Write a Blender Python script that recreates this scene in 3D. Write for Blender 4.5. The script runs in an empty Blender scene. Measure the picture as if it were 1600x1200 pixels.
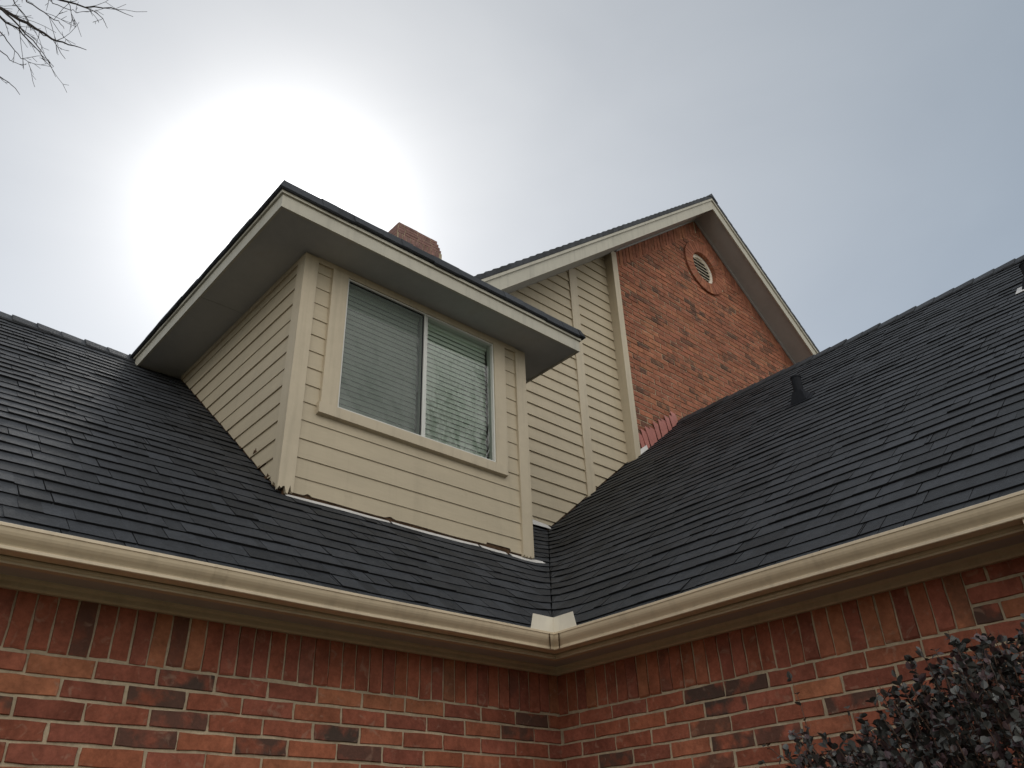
import bpy, bmesh, math, random
from mathutils import Vector, Matrix
from mathutils import noise as mnoise
R = math.radians
random.seed(7)
scene = bpy.context.scene
EYE = 1.6                      # all heights below are written relative to the camera's eye; EYE lifts them onto the ground

# ------------------------------------------------------------------ camera
cam_d = bpy.data.cameras.new("Camera")
cam = bpy.data.objects.new("Camera", cam_d)
scene.collection.objects.link(cam)
F = Vector((0.58157119, 0.63138607, 0.51295866))
RT = Vector((0.74806611, -0.66283985, -0.03225572))
UP = Vector((-0.31964363, -0.40248598, 0.85780708))
m4 = Matrix(((RT.x, UP.x, -F.x, -3.73387), (RT.y, UP.y, -F.y, -3.74767), (RT.z, UP.z, -F.z, EYE), (0, 0, 0, 1)))
cam.matrix_world = m4
cam_d.sensor_width = 36
cam_d.lens = 1290.97 / 1600 * 36
cam_d.clip_start = 0.05
cam_d.clip_end = 2000
scene.camera = cam

# ------------------------------------------------------------------ sky, sun, exposure
SUN_AZ, SUN_EL = 23.0, 40.4                    # degrees east of +Y, above the horizon
sd = Vector((math.sin(R(SUN_AZ)) * math.cos(R(SUN_EL)), math.cos(R(SUN_AZ)) * math.cos(R(SUN_EL)), math.sin(R(SUN_EL))))
w = bpy.data.worlds.new("World"); scene.world = w; w.use_nodes = True
nt = w.node_tree; nt.nodes.clear(); N = nt.nodes.new; L = nt.links.new
def wmath(op, a, b=None, clamp=False):
    n = N('ShaderNodeMath'); n.operation = op; n.use_clamp = clamp
    for i, v in enumerate((a, b)):
        if v is None: continue
        if isinstance(v, (int, float)): n.inputs[i].default_value = v
        else: L(v, n.inputs[i])
    return n.outputs[0]
out = N('ShaderNodeOutputWorld')
sky = N('ShaderNodeTexSky'); sky.sky_type = 'NISHITA'; sky.sun_disc = False
sky.sun_elevation = R(SUN_EL); sky.sun_rotation = R(SUN_AZ)
sky.air_density = 1.0; sky.dust_density = 0.2; sky.ozone_density = 1.0
bg1 = N('ShaderNodeBackground'); L(sky.outputs[0], bg1.inputs[0]); bg1.inputs[1].default_value = 0.05
tc = N('ShaderNodeTexCoord')
nrm = N('ShaderNodeVectorMath'); nrm.operation = 'NORMALIZE'; L(tc.outputs['Generated'], nrm.inputs[0])
dt = N('ShaderNodeVectorMath'); dt.operation = 'DOT_PRODUCT'; L(nrm.outputs[0], dt.inputs[0]); dt.inputs[1].default_value = sd
d = wmath('MAXIMUM', dt.outputs['Value'], 0.0)
cl = N('ShaderNodeTexNoise'); cl.inputs['Scale'].default_value = 2.2; cl.inputs['Detail'].default_value = 5; cl.inputs['Distortion'].default_value = .6
mp = N('ShaderNodeMapping'); mp.inputs['Scale'].default_value = (1.0, 1.6, 3.0); mp.inputs['Rotation'].default_value = (0.3, 0.5, 0.2)
L(nrm.outputs[0], mp.inputs[0]); L(mp.outputs[0], cl.inputs['Vector'])
cv = wmath('MULTIPLY_ADD', cl.outputs[0], .24); cv.node.inputs[2].default_value = .885
aur = wmath('ADD', wmath('MULTIPLY', wmath('POWER', d, 190.0), 1.35), wmath('MULTIPLY', wmath('MULTIPLY', wmath('POWER', d, 42.0), .24), cv))
mid = wmath('MULTIPLY', wmath('POWER', d, 5.0), .215)
veil = N('ShaderNodeMix'); veil.data_type = 'RGBA'
L(wmath('POWER', d, 3.0), veil.inputs[0])
veil.inputs[6].default_value = (.190, .225, .240, 1)         # hazy blue away from the sun
veil.inputs[7].default_value = (.350, .330, .275, 1)         # pale grey towards it
# unseen sky behind the camera, brightened as fill for the shaded house fronts
bk = N('ShaderNodeMapRange'); bk.interpolation_type = 'SMOOTHSTEP'; L(dt.outputs['Value'], bk.inputs[0])
bk.inputs[1].default_value = .55; bk.inputs[2].default_value = -.25; bk.inputs[3].default_value = 0; bk.inputs[4].default_value = 1
bm_ = N('ShaderNodeMix'); bm_.data_type = 'RGBA'; L(bk.outputs[0], bm_.inputs[0]); L(veil.outputs[2], bm_.inputs[6]); bm_.inputs[7].default_value = (1.45, 1.38, 1.24, 1)
sx = N('ShaderNodeSeparateXYZ'); L(nrm.outputs[0], sx.inputs[0])          # added fill sky is dimmed low down, so walls darken under the eaves
hz = N('ShaderNodeMapRange'); hz.interpolation_type = 'SMOOTHSTEP'; L(sx.outputs[2], hz.inputs[0])
hz.inputs[1].default_value = .02; hz.inputs[2].default_value = .62; hz.inputs[3].default_value = -.60; hz.inputs[4].default_value = .42
lowf = wmath('MULTIPLY_ADD', wmath('MULTIPLY', hz.outputs[0], bk.outputs[0]), 1.0); lowf.node.inputs[2].default_value = 1.0
vs = N('ShaderNodeVectorMath'); vs.operation = 'SCALE'; L(bm_.outputs[2], vs.inputs[0]); L(wmath('MULTIPLY', cv, lowf), vs.inputs[3])
add = N('ShaderNodeVectorMath'); add.operation = 'ADD'; L(vs.outputs[0], add.inputs[0])
glow = N('ShaderNodeCombineXYZ'); g = wmath('ADD', aur, wmath('MULTIPLY', mid, cv))
for i, k in enumerate((1.0, 1.0, .985)): L(wmath('MULTIPLY', g, k), glow.inputs[i])
L(glow.outputs[0], add.inputs[1])
bg2 = N('ShaderNodeBackground'); L(add.outputs[0], bg2.inputs[0]); bg2.inputs[1].default_value = 1.0
ash = N('ShaderNodeAddShader'); L(bg1.outputs[0], ash.inputs[0]); L(bg2.outputs[0], ash.inputs[1]); L(ash.outputs[0], out.inputs[0])

sun_d = bpy.data.lights.new("Sun", 'SUN'); sun = bpy.data.objects.new("Sun", sun_d); scene.collection.objects.link(sun)
sun_d.energy = 0.7; sun_d.angle = R(10); sun_d.color = (1, .95, .88)
sun.rotation_euler = (-sd).to_track_quat('-Z', 'Y').to_euler(); sun.location = (5, 12, 14)
scene.view_settings.view_transform = 'Standard'; scene.view_settings.look = 'None'
scene.view_settings.exposure = 0.0; scene.view_settings.gamma = 1
scene.render.resolution_x = 1024; scene.render.resolution_y = 768

# ------------------------------------------------------------------ materials
def mat(name, col, rough=.7, spec=.35, noise_scale=None, var=.15, bump=0.0, bscale=40, metallic=0, stretch=None, island=0.0, attr=None, char=False, dirt=None, streak=0.0):
    m = bpy.data.materials.new(name); m.use_nodes = True
    t = m.node_tree; b = t.nodes['Principled BSDF']; nn = t.nodes.new; ll = t.links.new
    b.inputs['Roughness'].default_value = rough; b.inputs['Metallic'].default_value = metallic
    b.inputs['Specular IOR Level'].default_value = spec
    co = nn('ShaderNodeTexCoord'); vec = co.outputs['Object']
    if stretch:
        mpn = nn('ShaderNodeMapping'); mpn.inputs['Scale'].default_value = stretch; ll(vec, mpn.inputs[0]); vec = mpn.outputs[0]
    cs = None
    if attr:
        a = nn('ShaderNodeAttribute'); a.attribute_name = attr; cs = a.outputs['Color']
    def mul(sock, fac):
        x = nn('ShaderNodeVectorMath'); x.operation = 'SCALE'
        if sock is None: x.inputs[0].default_value = col
        else: ll(sock, x.inputs[0])
        ll(fac, x.inputs[3]); return x.outputs[0]
    if noise_scale:
        for sc_, vv in ((noise_scale, var), (noise_scale * 6.3, var * (1.15 if name.startswith('shingle') else .6))):
            n = nn('ShaderNodeTexNoise'); n.inputs['Scale'].default_value = sc_; n.inputs['Detail'].default_value = 6; n.inputs['Roughness'].default_value = .65
            ll(vec, n.inputs['Vector'])
            r = nn('ShaderNodeMapRange'); ll(n.outputs[0], r.inputs[0]); r.inputs[1].default_value = .3; r.inputs[2].default_value = .7
            r.inputs[3].default_value = 1 - vv; r.inputs[4].default_value = 1 + vv
            cs = mul(cs, r.outputs[0])
    if island:
        ge = nn('ShaderNodeNewGeometry'); r = nn('ShaderNodeMapRange'); ll(ge.outputs['Random Per Island'], r.inputs[0])
        r.inputs[3].default_value = 1 - island; r.inputs[4].default_value = 1 + island
        cs = mul(cs, r.outputs[0])
    if char:
        a = nn('ShaderNodeAttribute'); a.attribute_name = 'char'
        n = nn('ShaderNodeTexNoise'); n.inputs['Scale'].default_value = 9; n.inputs['Detail'].default_value = 4; ll(vec, n.inputs['Vector'])
        r = nn('ShaderNodeMapRange'); ll(n.outputs[0], r.inputs[0]); r.inputs[1].default_value = .38; r.inputs[2].default_value = .52
        q = nn('ShaderNodeMath'); q.operation = 'MULTIPLY'; ll(r.outputs[0], q.inputs[0]); ll(a.outputs['Fac'], q.inputs[1])
        mx = nn('ShaderNodeMix'); mx.data_type = 'RGBA'; ll(q.outputs[0], mx.inputs[0]); ll(cs, mx.inputs[6]); mx.inputs[7].default_value = (.055, .047, .040, 1)
        cs = mx.outputs[2]
        # lime smears
        n = nn('ShaderNodeTexNoise'); n.inputs['Scale'].default_value = 14; n.inputs['Detail'].default_value = 8; n.inputs['Distortion'].default_value = 1.5; ll(vec, n.inputs['Vector'])
        r = nn('ShaderNodeMapRange'); ll(n.outputs[0], r.inputs[0]); r.inputs[1].default_value = .60; r.inputs[2].default_value = .72; r.inputs[4].default_value = .45
        mx = nn('ShaderNodeMix'); mx.data_type = 'RGBA'; ll(r.outputs[0], mx.inputs[0]); ll(cs, mx.inputs[6]); mx.inputs[7].default_value = (.34, .22, .16, 1)
        cs = mx.outputs[2]
    if dirt:
        n = nn('ShaderNodeTexNoise'); n.inputs['Scale'].default_value = dirt[0]; n.inputs['Detail'].default_value = 9; n.inputs['Roughness'].default_value = .75; ll(co.outputs['Object'], n.inputs['Vector'])
        r = nn('ShaderNodeMapRange'); ll(n.outputs[0], r.inputs[0]); r.inputs[1].default_value = dirt[1]; r.inputs[2].default_value = dirt[1] + .12; r.inputs[4].default_value = dirt[2]
        mx = nn('ShaderNodeMix'); mx.data_type = 'RGBA'; ll(r.outputs[0], mx.inputs[0])
        if cs is None: mx.inputs[6].default_value = (*col, 1)
        else: ll(cs, mx.inputs[6])
        mx.inputs[7].default_value = (*dirt[3], 1); cs = mx.outputs[2]
    if streak:
        mpn = nn('ShaderNodeMapping'); mpn.inputs['Scale'].default_value = (14, 14, .9); ll(co.outputs['Object'], mpn.inputs[0])
        n = nn('ShaderNodeTexNoise'); n.inputs['Scale'].default_value = 1.0; n.inputs['Detail'].default_value = 5; n.inputs['Roughness'].default_value = .6; ll(mpn.outputs[0], n.inputs['Vector'])
        r = nn('ShaderNodeMapRange'); ll(n.outputs[0], r.inputs[0]); r.inputs[1].default_value = .50; r.inputs[2].default_value = .72; r.inputs[3].default_value = 1; r.inputs[4].default_value = 1 - streak
        cs = mul(cs, r.outputs[0])
    if cs is None: b.inputs['Base Color'].default_value = (*col, 1)
    else: ll(cs, b.inputs['Base Color'])
    if bump:
        n = nn('ShaderNodeTexNoise'); n.inputs['Scale'].default_value = bscale; n.inputs['Detail'].default_value = 6; ll(vec, n.inputs['Vector'])
        bp = nn('ShaderNodeBump'); bp.inputs['Strength'].default_value = .9; bp.inputs['Distance'].default_value = bump; ll(n.outputs[0], bp.inputs['Height']); ll(bp.outputs[0], b.inputs['Normal'])
    return m
PAINT = (.465, .395, .285)
M = {}
M['siding'] = mat('siding_paint', PAINT, .55, .3, 1.7, .05, .0006, 60, stretch=(1, 1, 6), dirt=(3.0, .62, .35, (.33, .27, .19)), streak=0.07)
M['trim'] = mat('trim_paint', (.495, .422, .310), .5, .35, 2.5, .05, .0006, 90, dirt=(5.0, .62, .4, (.36, .30, .21)), streak=0.16)
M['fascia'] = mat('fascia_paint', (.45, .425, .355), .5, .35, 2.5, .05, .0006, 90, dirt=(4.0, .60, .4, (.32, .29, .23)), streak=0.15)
M['soffit'] = mat('soffit_paint_flare', (.39, .388, .385), .6, .3, 2.0, .07, .0008, 50, dirt=(2.0, .60, .4, (.30, .25, .18)))  # cooled and lightened, so lens flare is mixed into the base colour
M['gutter'] = mat('gutter_enamel', (.60, .50, .36), .38, .5, 1.5, .04, 0, dirt=(7.0, .66, .5, (.30, .24, .16)), streak=0.16)
M['white_metal'] = mat('flashing_metal', (.62, .60, .58), .45, .5, 8, .12, .001, 30)
M['splash'] = mat('splash_metal', (.70, .65, .55), .4, .5, 4, .05, streak=0.12)
M['pink'] = mat('painted_flashing', (.42, .165, .14), .6, .3, 9, .15, .001, 30)
M['shingle'] = mat('shingle_granules', (.0245, .0268, .0318), .64, .42, 15, .30, .005, 130, island=.42, dirt=(1.3, .58, .35, (.032, .030, .030)))
M['asphalt_edge_shade'] = mat('cut_asphalt_edge_shade', (.009, .009, .010), .8, .15)  # cut asphalt, near black so it also stands in for shadow under each course
M['mortar'] = mat('mortar', (.40, .325, .23), .95, .1, 9, .26, .003, 55)
M['brick'] = mat('fired_brick', (.3, .1, .06), .9, .15, 8, .30, .006, 38, attr='tint', char=True)
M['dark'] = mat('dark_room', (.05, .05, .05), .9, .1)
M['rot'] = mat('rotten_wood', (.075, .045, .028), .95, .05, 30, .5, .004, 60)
M['black_metal'] = mat('black_vent_paint', (.010, .011, .015), .75, .2, 20, .2)
M['louver'] = mat('louver_paint', (.78, .72, .62), .5, .3)
M['frame'] = mat('window_aluminium', (.60, .60, .57), .4, .5)
M['blind'] = mat('blind_slats', (.80, .84, .77), .5, .3, island=.05)
M['bark'] = mat('bark', (.060, .052, .050), .9, .1, 6, .2, .01, 20)
M['leaf'] = mat('loropetalum_leaf', (.056, .057, .054), .45, .5, 3, .25, island=.6)
M['leaf_purple'] = mat('loropetalum_young_leaf', (.066, .040, .044), .45, .5, 3, .25, island=.5)
M['twig'] = mat('shrub_twig', (.10, .06, .045), .8, .2)
M['grass'] = mat('lawn', (.19, .16, .10), .95, .1, .8, .25, .03, 30)
def glass_mat():
    m = bpy.data.materials.new('window_glass'); m.use_nodes = True; t = m.node_tree; t.nodes.clear()
    o = t.nodes.new('ShaderNodeOutputMaterial'); mx = t.nodes.new('ShaderNodeMixShader'); tr = t.nodes.new('ShaderNodeBsdfTransparent'); gl = t.nodes.new('ShaderNodeBsdfGlossy')
    fr = t.nodes.new('ShaderNodeFresnel'); fr.inputs[0].default_value = 1.8
    tr.inputs[0].default_value = (.80, .86, .82, 1); gl.inputs['Roughness'].default_value = .012
    n = t.nodes.new('ShaderNodeTexNoise'); n.inputs['Scale'].default_value = 5; co = t.nodes.new('ShaderNodeTexCoord'); t.links.new(co.outputs['Object'], n.inputs['Vector'])
    bp = t.nodes.new('ShaderNodeBump'); bp.inputs['Distance'].default_value = .002; bp.inputs['Strength'].default_value = .2; t.links.new(n.outputs[0], bp.inputs['Height']); t.links.new(bp.outputs[0], gl.inputs['Normal'])
    t.links.new(fr.outputs[0], mx.inputs[0]); t.links.new(tr.outputs[0], mx.inputs[1]); t.links.new(gl.outputs[0], mx.inputs[2]); t.links.new(mx.outputs[0], o.inputs[0]); return m
def screen_mat():
    m = bpy.data.materials.new('insect_mesh'); m.use_nodes = True; t = m.node_tree; t.nodes.clear()
    o = t.nodes.new('ShaderNodeOutputMaterial'); mx = t.nodes.new('ShaderNodeMixShader'); tr = t.nodes.new('ShaderNodeBsdfTransparent'); df = t.nodes.new('ShaderNodeBsdfDiffuse')
    df.inputs[0].default_value = (.20, .22, .21, 1); mx.inputs[0].default_value = .45
    t.links.new(tr.outputs[0], mx.inputs[1]); t.links.new(df.outputs[0], mx.inputs[2]); t.links.new(mx.outputs[0], o.inputs[0]); return m
M['glass'] = glass_mat(); M['screen'] = screen_mat()

# ------------------------------------------------------------------ mesh helpers
class MB:
    def __init__(s): s.v = []; s.f = []; s.m = []; s.t = []; s.c = []
    def face(s, pts, mi=0, tint=None, char=0.0):
        i = len(s.v); s.v += [tuple(p) for p in pts]; s.f.append(tuple(range(i, i + len(pts)))); s.m.append(mi); s.t.append(tint); s.c.append(char)
    def solid(s, verts, faces, mi=0, tint=None, char=0.0, mis=None):
        i = len(s.v); s.v += [tuple(p) for p in verts]
        for k, f in enumerate(faces):
            s.f.append(tuple(i + a for a in f)); s.m.append(mis[k] if mis else mi); s.t.append(tint); s.c.append(char)
    def box(s, x0, x1, y0, y1, z0, z1, mi=0, **k):
        s.solid([(x0, y0, z0), (x1, y0, z0), (x1, y1, z0), (x0, y1, z0), (x0, y0, z1), (x1, y0, z1), (x1, y1, z1), (x0, y1, z1)],
                [(0, 3, 2, 1), (4, 5, 6, 7), (0, 1, 5, 4), (1, 2, 6, 5), (2, 3, 7, 6), (3, 0, 4, 7)], mi, **k)
    def prism(s, a, b, mi=0, side=None, **k):          # two matching loops, closed
        n = len(a); fs = [tuple(range(n))[::-1], tuple(range(n, 2 * n))] + [(i, (i + 1) % n, n + (i + 1) % n, n + i) for i in range(n)]
        mis = None if side is None else [mi, mi] + [side] * n
        s.solid(list(a) + list(b), fs, mi, mis=mis, **k)
    def sweep(s, prof, pathfn, n, mi=0):               # profile list swept through pathfn(i) -> list of points
        base = len(s.v); k = len(prof)
        for i in range(n): s.v += [tuple(p) for p in pathfn(i)]
        for i in range(n - 1):
            for j in range(k - 1):
                s.f.append((base + i * k + j, base + i * k + j + 1, base + (i + 1) * k + j + 1, base + (i + 1) * k + j)); s.m.append(mi); s.t.append(None); s.c.append(0)
    def tube(s, pts, rads, seg=6, mi=0):
        base = len(s.v); n = len(pts)
        for i in range(n):
            p = Vector(pts[i]); dr = (Vector(pts[min(i + 1, n - 1)]) - Vector(pts[max(i - 1, 0)])).normalized()
            a = dr.cross(Vector((0, 0, 1)) if abs(dr.z) < .9 else Vector((1, 0, 0))).normalized(); b = dr.cross(a)
            for k in range(seg):
                th = 2 * math.pi * k / seg; s.v.append(tuple(p + (a * math.cos(th) + b * math.sin(th)) * rads[i]))
        for i in range(n - 1):
            for k in range(seg):
                s.f.append((base + i * seg + k, base + i * seg + (k + 1) % seg, base + (i + 1) * seg + (k + 1) % seg, base + (i + 1) * seg + k)); s.m.append(mi); s.t.append(None); s.c.append(0)
        s.f.append(tuple(base + k for k in range(seg))[::-1]); s.m.append(mi); s.t.append(None); s.c.append(0)
        s.f.append(tuple(base + (n - 1) * seg + k for k in range(seg))); s.m.append(mi); s.t.append(None); s.c.append(0)
    def build(s, name, mats, parent=None, smooth=False, label=None, origin=(0, 0, 0)):
        me = bpy.data.meshes.new(name); ox, oy, oz = origin
        me.from_pydata([(x - ox, y - oy, z + EYE - oz) for x, y, z in s.v], [], s.f)
        for mm in (mats if isinstance(mats, (list, tuple)) else [mats]): me.materials.append(M[mm])
        me.polygons.foreach_set('material_index', s.m)
        if any(t is not None for t in s.t):
            a = me.attributes.new('tint', 'FLOAT_COLOR', 'FACE'); buf = []
            for t in s.t: buf += list(t or (.3, .1, .06)) + [1.0]
            a.data.foreach_set('color', buf)
            a = me.attributes.new('char', 'FLOAT', 'FACE'); a.data.foreach_set('value', [float(c) for c in s.c])
        if smooth: me.polygons.foreach_set('use_smooth', [True] * len(me.polygons))
        me.update()
        bm = bmesh.new(); bm.from_mesh(me); bmesh.ops.recalc_face_normals(bm, faces=bm.faces) if len(bm.faces) < 60000 else None; bm.to_mesh(me); bm.free()
        o = bpy.data.objects.new(name, me); scene.collection.objects.link(o)
        if parent: o.parent = parent
        if label: o['label'] = label
        return o
def thing(name, label, cat, loc):
    o = bpy.data.objects.new(name, None); scene.collection.objects.link(o); o.location = loc; o['label'] = label; o['category'] = cat
    o.empty_display_size = .3
    return o
def clip(poly, planes):                                # planes (a,b,c): keep a*s+b*z<=c
    for a, b, c in planes:
        res = []
        for i in range(len(poly)):
            p, q = poly[i], poly[(i + 1) % len(poly)]
            dp, dq = a * p[0] + b * p[1] - c, a * q[0] + b * q[1] - c
            if dp <= 0: res.append(p)
            if (dp < 0 < dq) or (dq < 0 < dp):
                t = dp / (dp - dq); res.append((p[0] + (q[0] - p[0]) * t, p[1] + (q[1] - p[1]) * t))
        poly = res
        if len(poly) < 3: return []
    return poly

# ------------------------------------------------------------------ dimensions (metres, eye-relative heights)
SL = .8333; ZW = 1.442
YD, XL, XR = .8453, -1.5602, .6156        # dormer front wall, left and right corners
ZS, OF, OS = 4.113, .356, .410           # dormer soffit, overhangs
YG = 1.8569; YB = 1.737                   # gable siding plane, gable brick face
YRDG = 3.422; XRDG = 4.2736
XA, ZA, OG = 5.4915, 9.361, .381          # main gable apex
EX = .1425                                # shingle exposure
def Hh(x, y):
    a, b = ZW + SL * x, ZW + SL * y
    z = max(a, b) + (.022 * (1 - abs(a - b) / .16) ** 2 if abs(a - b) < .16 and x < YG + .5 and y < YG + .5 else 0)
    return z + .006 * mnoise.noise(Vector((x * 1.7, y * 1.7, 3.1))) + .003 * mnoise.noise(Vector((x * 5, y * 5, 8.1)))

house = thing('brick_house', 'red brick house with dark shingle roofs, beige siding dormer and tall brick gable', 'house', (0, 0, 0))

# ------------------------------------------------------------------ brickwork
def brick_tint(light=0):
    r = random.random()
    base = random.choice([(.245, .076, .048), (.225, .068, .044), (.262, .084, .050), (.195, .060, .043), (.285, .104, .060), (.235, .074, .049), (.262, .088, .054), (.21, .066, .047), (.24, .074, .052), (.23, .071, .047)])
    if light > 0: base = tuple(b * .6 + c * .4 for b, c in zip(base, (.29, .130, .088)))
    k = random.uniform(.84, 1.12) * (1 + light) * (1 if light else 1.06)
    return (base[0] * k * 1.06, base[1] * k * 1.13, base[2] * k * 1.05)
def brick(mb, poly, fn, proud, char, tint, rag=.0028):
    pts = []
    n = len(poly)
    for i in range(n):
        p, q = poly[i], poly[(i + 1) % n]; ln = math.hypot(q[0] - p[0], q[1] - p[1]); k = 3 if ln > .15 else (2 if ln > .05 else 1)
        for j in range(k):
            t = j / k; pts.append((p[0] + (q[0] - p[0]) * t + random.uniform(-rag, rag), p[1] + (q[1] - p[1]) * t + random.uniform(-rag, rag)))
    cx = sum(p[0] for p in pts) / len(pts); cz = sum(p[1] for p in pts) / len(pts)
    ins = [(cx + (p[0] - cx) * .975, cz + (p[1] - cz) * .93) for p in pts]
    tilt = random.uniform(-.004, .004); n = len(pts)
    a = [fn(p[0], p[1], -.006) for p in pts]; b = [fn(p[0], p[1], proud * .55) for p in pts]; c = [fn(p[0], p[1], proud + tilt * (p[1] - cz) * 8) for p in ins]
    fs = [(i, (i + 1) % n, n + (i + 1) % n, n + i) for i in range(n)] + [(n + i, n + (i + 1) % n, 2 * n + (i + 1) % n, 2 * n + i) for i in range(n)] + [tuple(range(2 * n, 3 * n))]
    mb.solid(a + b + c, fs, 1, tint=tint, char=char)
def courses(mb, fn, s0, s1, ztop, z0, clips=(), pitch=.257, ch=.08124, off=0.0, light=0, skip=None, charp=.08, dark_at=(), tan_at=None, chv=1.0):
    r = 0; z = ztop
    while z > z0:
        o = off + (r % 2) * pitch / 2 + random.uniform(-.012, .012)
        s = s0 + ((o - s0) % pitch) - pitch
        while s < s1:
            a, b = s + random.uniform(.004, .009), s + pitch - random.uniform(.004, .009)
            s += pitch
            a = max(a, s0); b = min(b, s1)
            if b - a < .03: continue
            poly = clip([(a, z - ch + .0065), (b, z - ch + .0065), (b, z - .0065), (a, z - .0065)], clips)
            if len(poly) < 3: continue
            cx = sum(p[0] for p in poly) / len(poly); cz = sum(p[1] for p in poly) / len(poly)
            if skip and skip(cx, cz): continue
            ch_ = chv * random.uniform(.6, 1) if (random.random() < charp or any(abs(cx - q[0]) < .13 and abs(cz - q[1]) < .041 for q in dark_at)) else 0.0
            tt = brick_tint(light)
            if tan_at and tan_at(cx, cz): tt = (.36, .25, .13); ch_ = 0
            brick(mb, poly, fn, random.uniform(.006, .010), ch_, tt)
        z -= ch; r += 1
def soldiers(mb, fn, s0, s1, topfn, h, light=0, clips=(), step=.0795, charp=.06):
    s = s0
    while s + step <= s1 + .001:
        zt = topfn(s + step / 2); zt0, zt1 = topfn(s), topfn(s + step)
        hh = h + random.choice([0, 0, 0, .004, -.004])
        poly = clip([(s + .0045, min(zt0, zt1) - hh + .005), (s + step - .0045, min(zt0, zt1) - hh + .005), (s + step - .0045, zt1), (s + .0045, zt0)], clips)
        if len(poly) >= 3: brick(mb, poly, fn, random.uniform(.004, .011), random.uniform(.25, .7) if random.random() < charp else 0.0, brick_tint(light))
        s += step

ZSB = .8266
mb = MB(); fnL = lambda s, z, o: (s, -o, z)
mb.face([(-7, 0, -EYE), (0, 0, -EYE), (0, 0, 1.13), (-7, 0, 1.13)], 0)
courses(mb, fnL, -6.8, 0, ZSB, -EYE, off=-2.92, dark_at=[(-2.27, .786), (-1.62, .62), (-2.5, .54)])
soldiers(mb, fnL, -6.76, 0, lambda s: 1.075, .247)
mb.build('brick_wall', ['mortar', 'brick'], house, label='front brick wall left of the inside corner, soldier course on top')
mb = MB(); fnR = lambda s, z, o: (-o, -s, z)
mb.face([(0, 0, -EYE), (0, -6, -EYE), (0, -6, 1.13), (0, 0, 1.13)], 0)
courses(mb, fnR, 0, 6, ZSB, -EYE, off=.17, dark_at=[(.98, .62), (1.1, .70)])
soldiers(mb, fnR, .004, 2.47, lambda s: 1.075, .247)
courses(mb, fnR, 2.472, 6, ZSB + 3 * .08124, ZSB + .01, off=2.472 + .10)
for k in range(2): pass
mb.build('brick_wall', ['mortar', 'brick'], house, label='brick wall right of the inside corner behind the shrub')

# ------------------------------------------------------------------ eaves: fascia, soffit, frieze, gutter
def mirror(fn):            # left run along x at offset o from wall; right run along y
    return lambda s, o, z: (-o, s, z)
left_map = lambda s, o, z: (s, -o, z); right_map = lambda s, o, z: (-o, s, z)
FO = .285                  # fascia distance from wall
def run(mbx, prof, length, mp_, sag=0.0, n=40):
    # profile (o,z); mitred at the inside corner: start coordinate = -o
    def path(i):
        t = i / (n - 1); res = []
        for o, z in prof:
            s = -o + (-length + o) * t
            sg = .007 * mnoise.noise(Vector((s * .9, length, o * 0))) if t > 0 else 0
            res.append(mp_(s, o, z + sg * sag))
        return res
    mbx.sweep(prof, path, n)
for mp_, nm in ((left_map, 'left'), (right_map, 'right')):
    LN = 7.0 if nm == 'left' else 6.0
    mb = MB(); run(mb, [(.0, 1.13), (.0, 1.0945), (FO, 1.0945), (FO, 1.14)], LN, mp_)
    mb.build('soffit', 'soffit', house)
    mb = MB(); run(mb, [(.010, 1.0945), (.038, 1.0945), (.038, 1.060), (.030, 1.052), (.008, 1.052), (.008, 1.0945)], LN, mp_)
    run(mb, [(.038, 1.0945), (.052, 1.0945), (.050, 1.086), (.038, 1.078)], LN, mp_)
    mb.build('frieze_board', 'trim', house)
    mb = MB(); run(mb, [(FO - .020, 1.0945), (FO - .020, 1.062), (FO + .018, 1.062), (FO + .018, 1.17)], LN, mp_)
    run(mb, [(FO + .018, 1.090), (FO + .026, 1.086), (FO + .026, 1.074), (FO + .018, 1.070)], LN, mp_)
    mb.build('fascia', 'trim', house)
mb = MB()
GP = [(.115, -.004), (.127, .000), (.130, -.002), (.130, -.013), (.126, -.015), (.1245, -.020), (.122, -.029), (.117, -.039), (.109, -.049), (.100, -.058), (.093, -.066), (.0905, -.071), (.0925, -.073), (.0925, -.0835), (.089, -.086), (.02, -.083), (.018, -.083), (.018, -.005)]
gp = [(o + FO + .017, z + 1.1697) for o, z in GP]
run(mb, gp, 7.0, left_map, 1.0, 60); run(mb, gp, 6.0, right_map, 1.0, 60)
gutter = mb.build('gutter', 'gutter', house, smooth=False)
md = gutter.modifiers.new('t', 'SOLIDIFY'); md.thickness = .0018; md.offset = -1
mb = MB()      # mitre strip
for sgn in (0, 1):
    for j in range(3, 13):
        o0, z0 = gp[j]; o1, z1 = gp[j + 1]
        f = (left_map, right_map)[sgn]; e = .0035
        mb.face([f(-o0 - e, o0 + e, z0), f(-o0 - .042, o0 + e, z0), f(-o1 - .042, o1 + e, z1), f(-o1 - e, o1 + e, z1)])
mb.build('corner_strap', 'gutter', gutter)
for sgn in (0, 1):      # dried sealant beads along the mitre strip
    mb = MB()
    f = (left_map, right_map)[sgn]
    for j in range(3, 13):
        o0, z0 = gp[j]; o1, z1 = gp[j + 1]; e = .0055; w0 = .0025 + .002 * random.random(); w1 = .0025 + .002 * random.random()
        mb.face([f(-o0 - .041 + w0, o0 + e, z0), f(-o0 - .041 - w0, o0 + e, z0), f(-o1 - .041 - w1, o1 + e, z1), f(-o1 - .041 + w1, o1 + e, z1)])
    mb.build('sealant_bead', 'rot', gutter)
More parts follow.
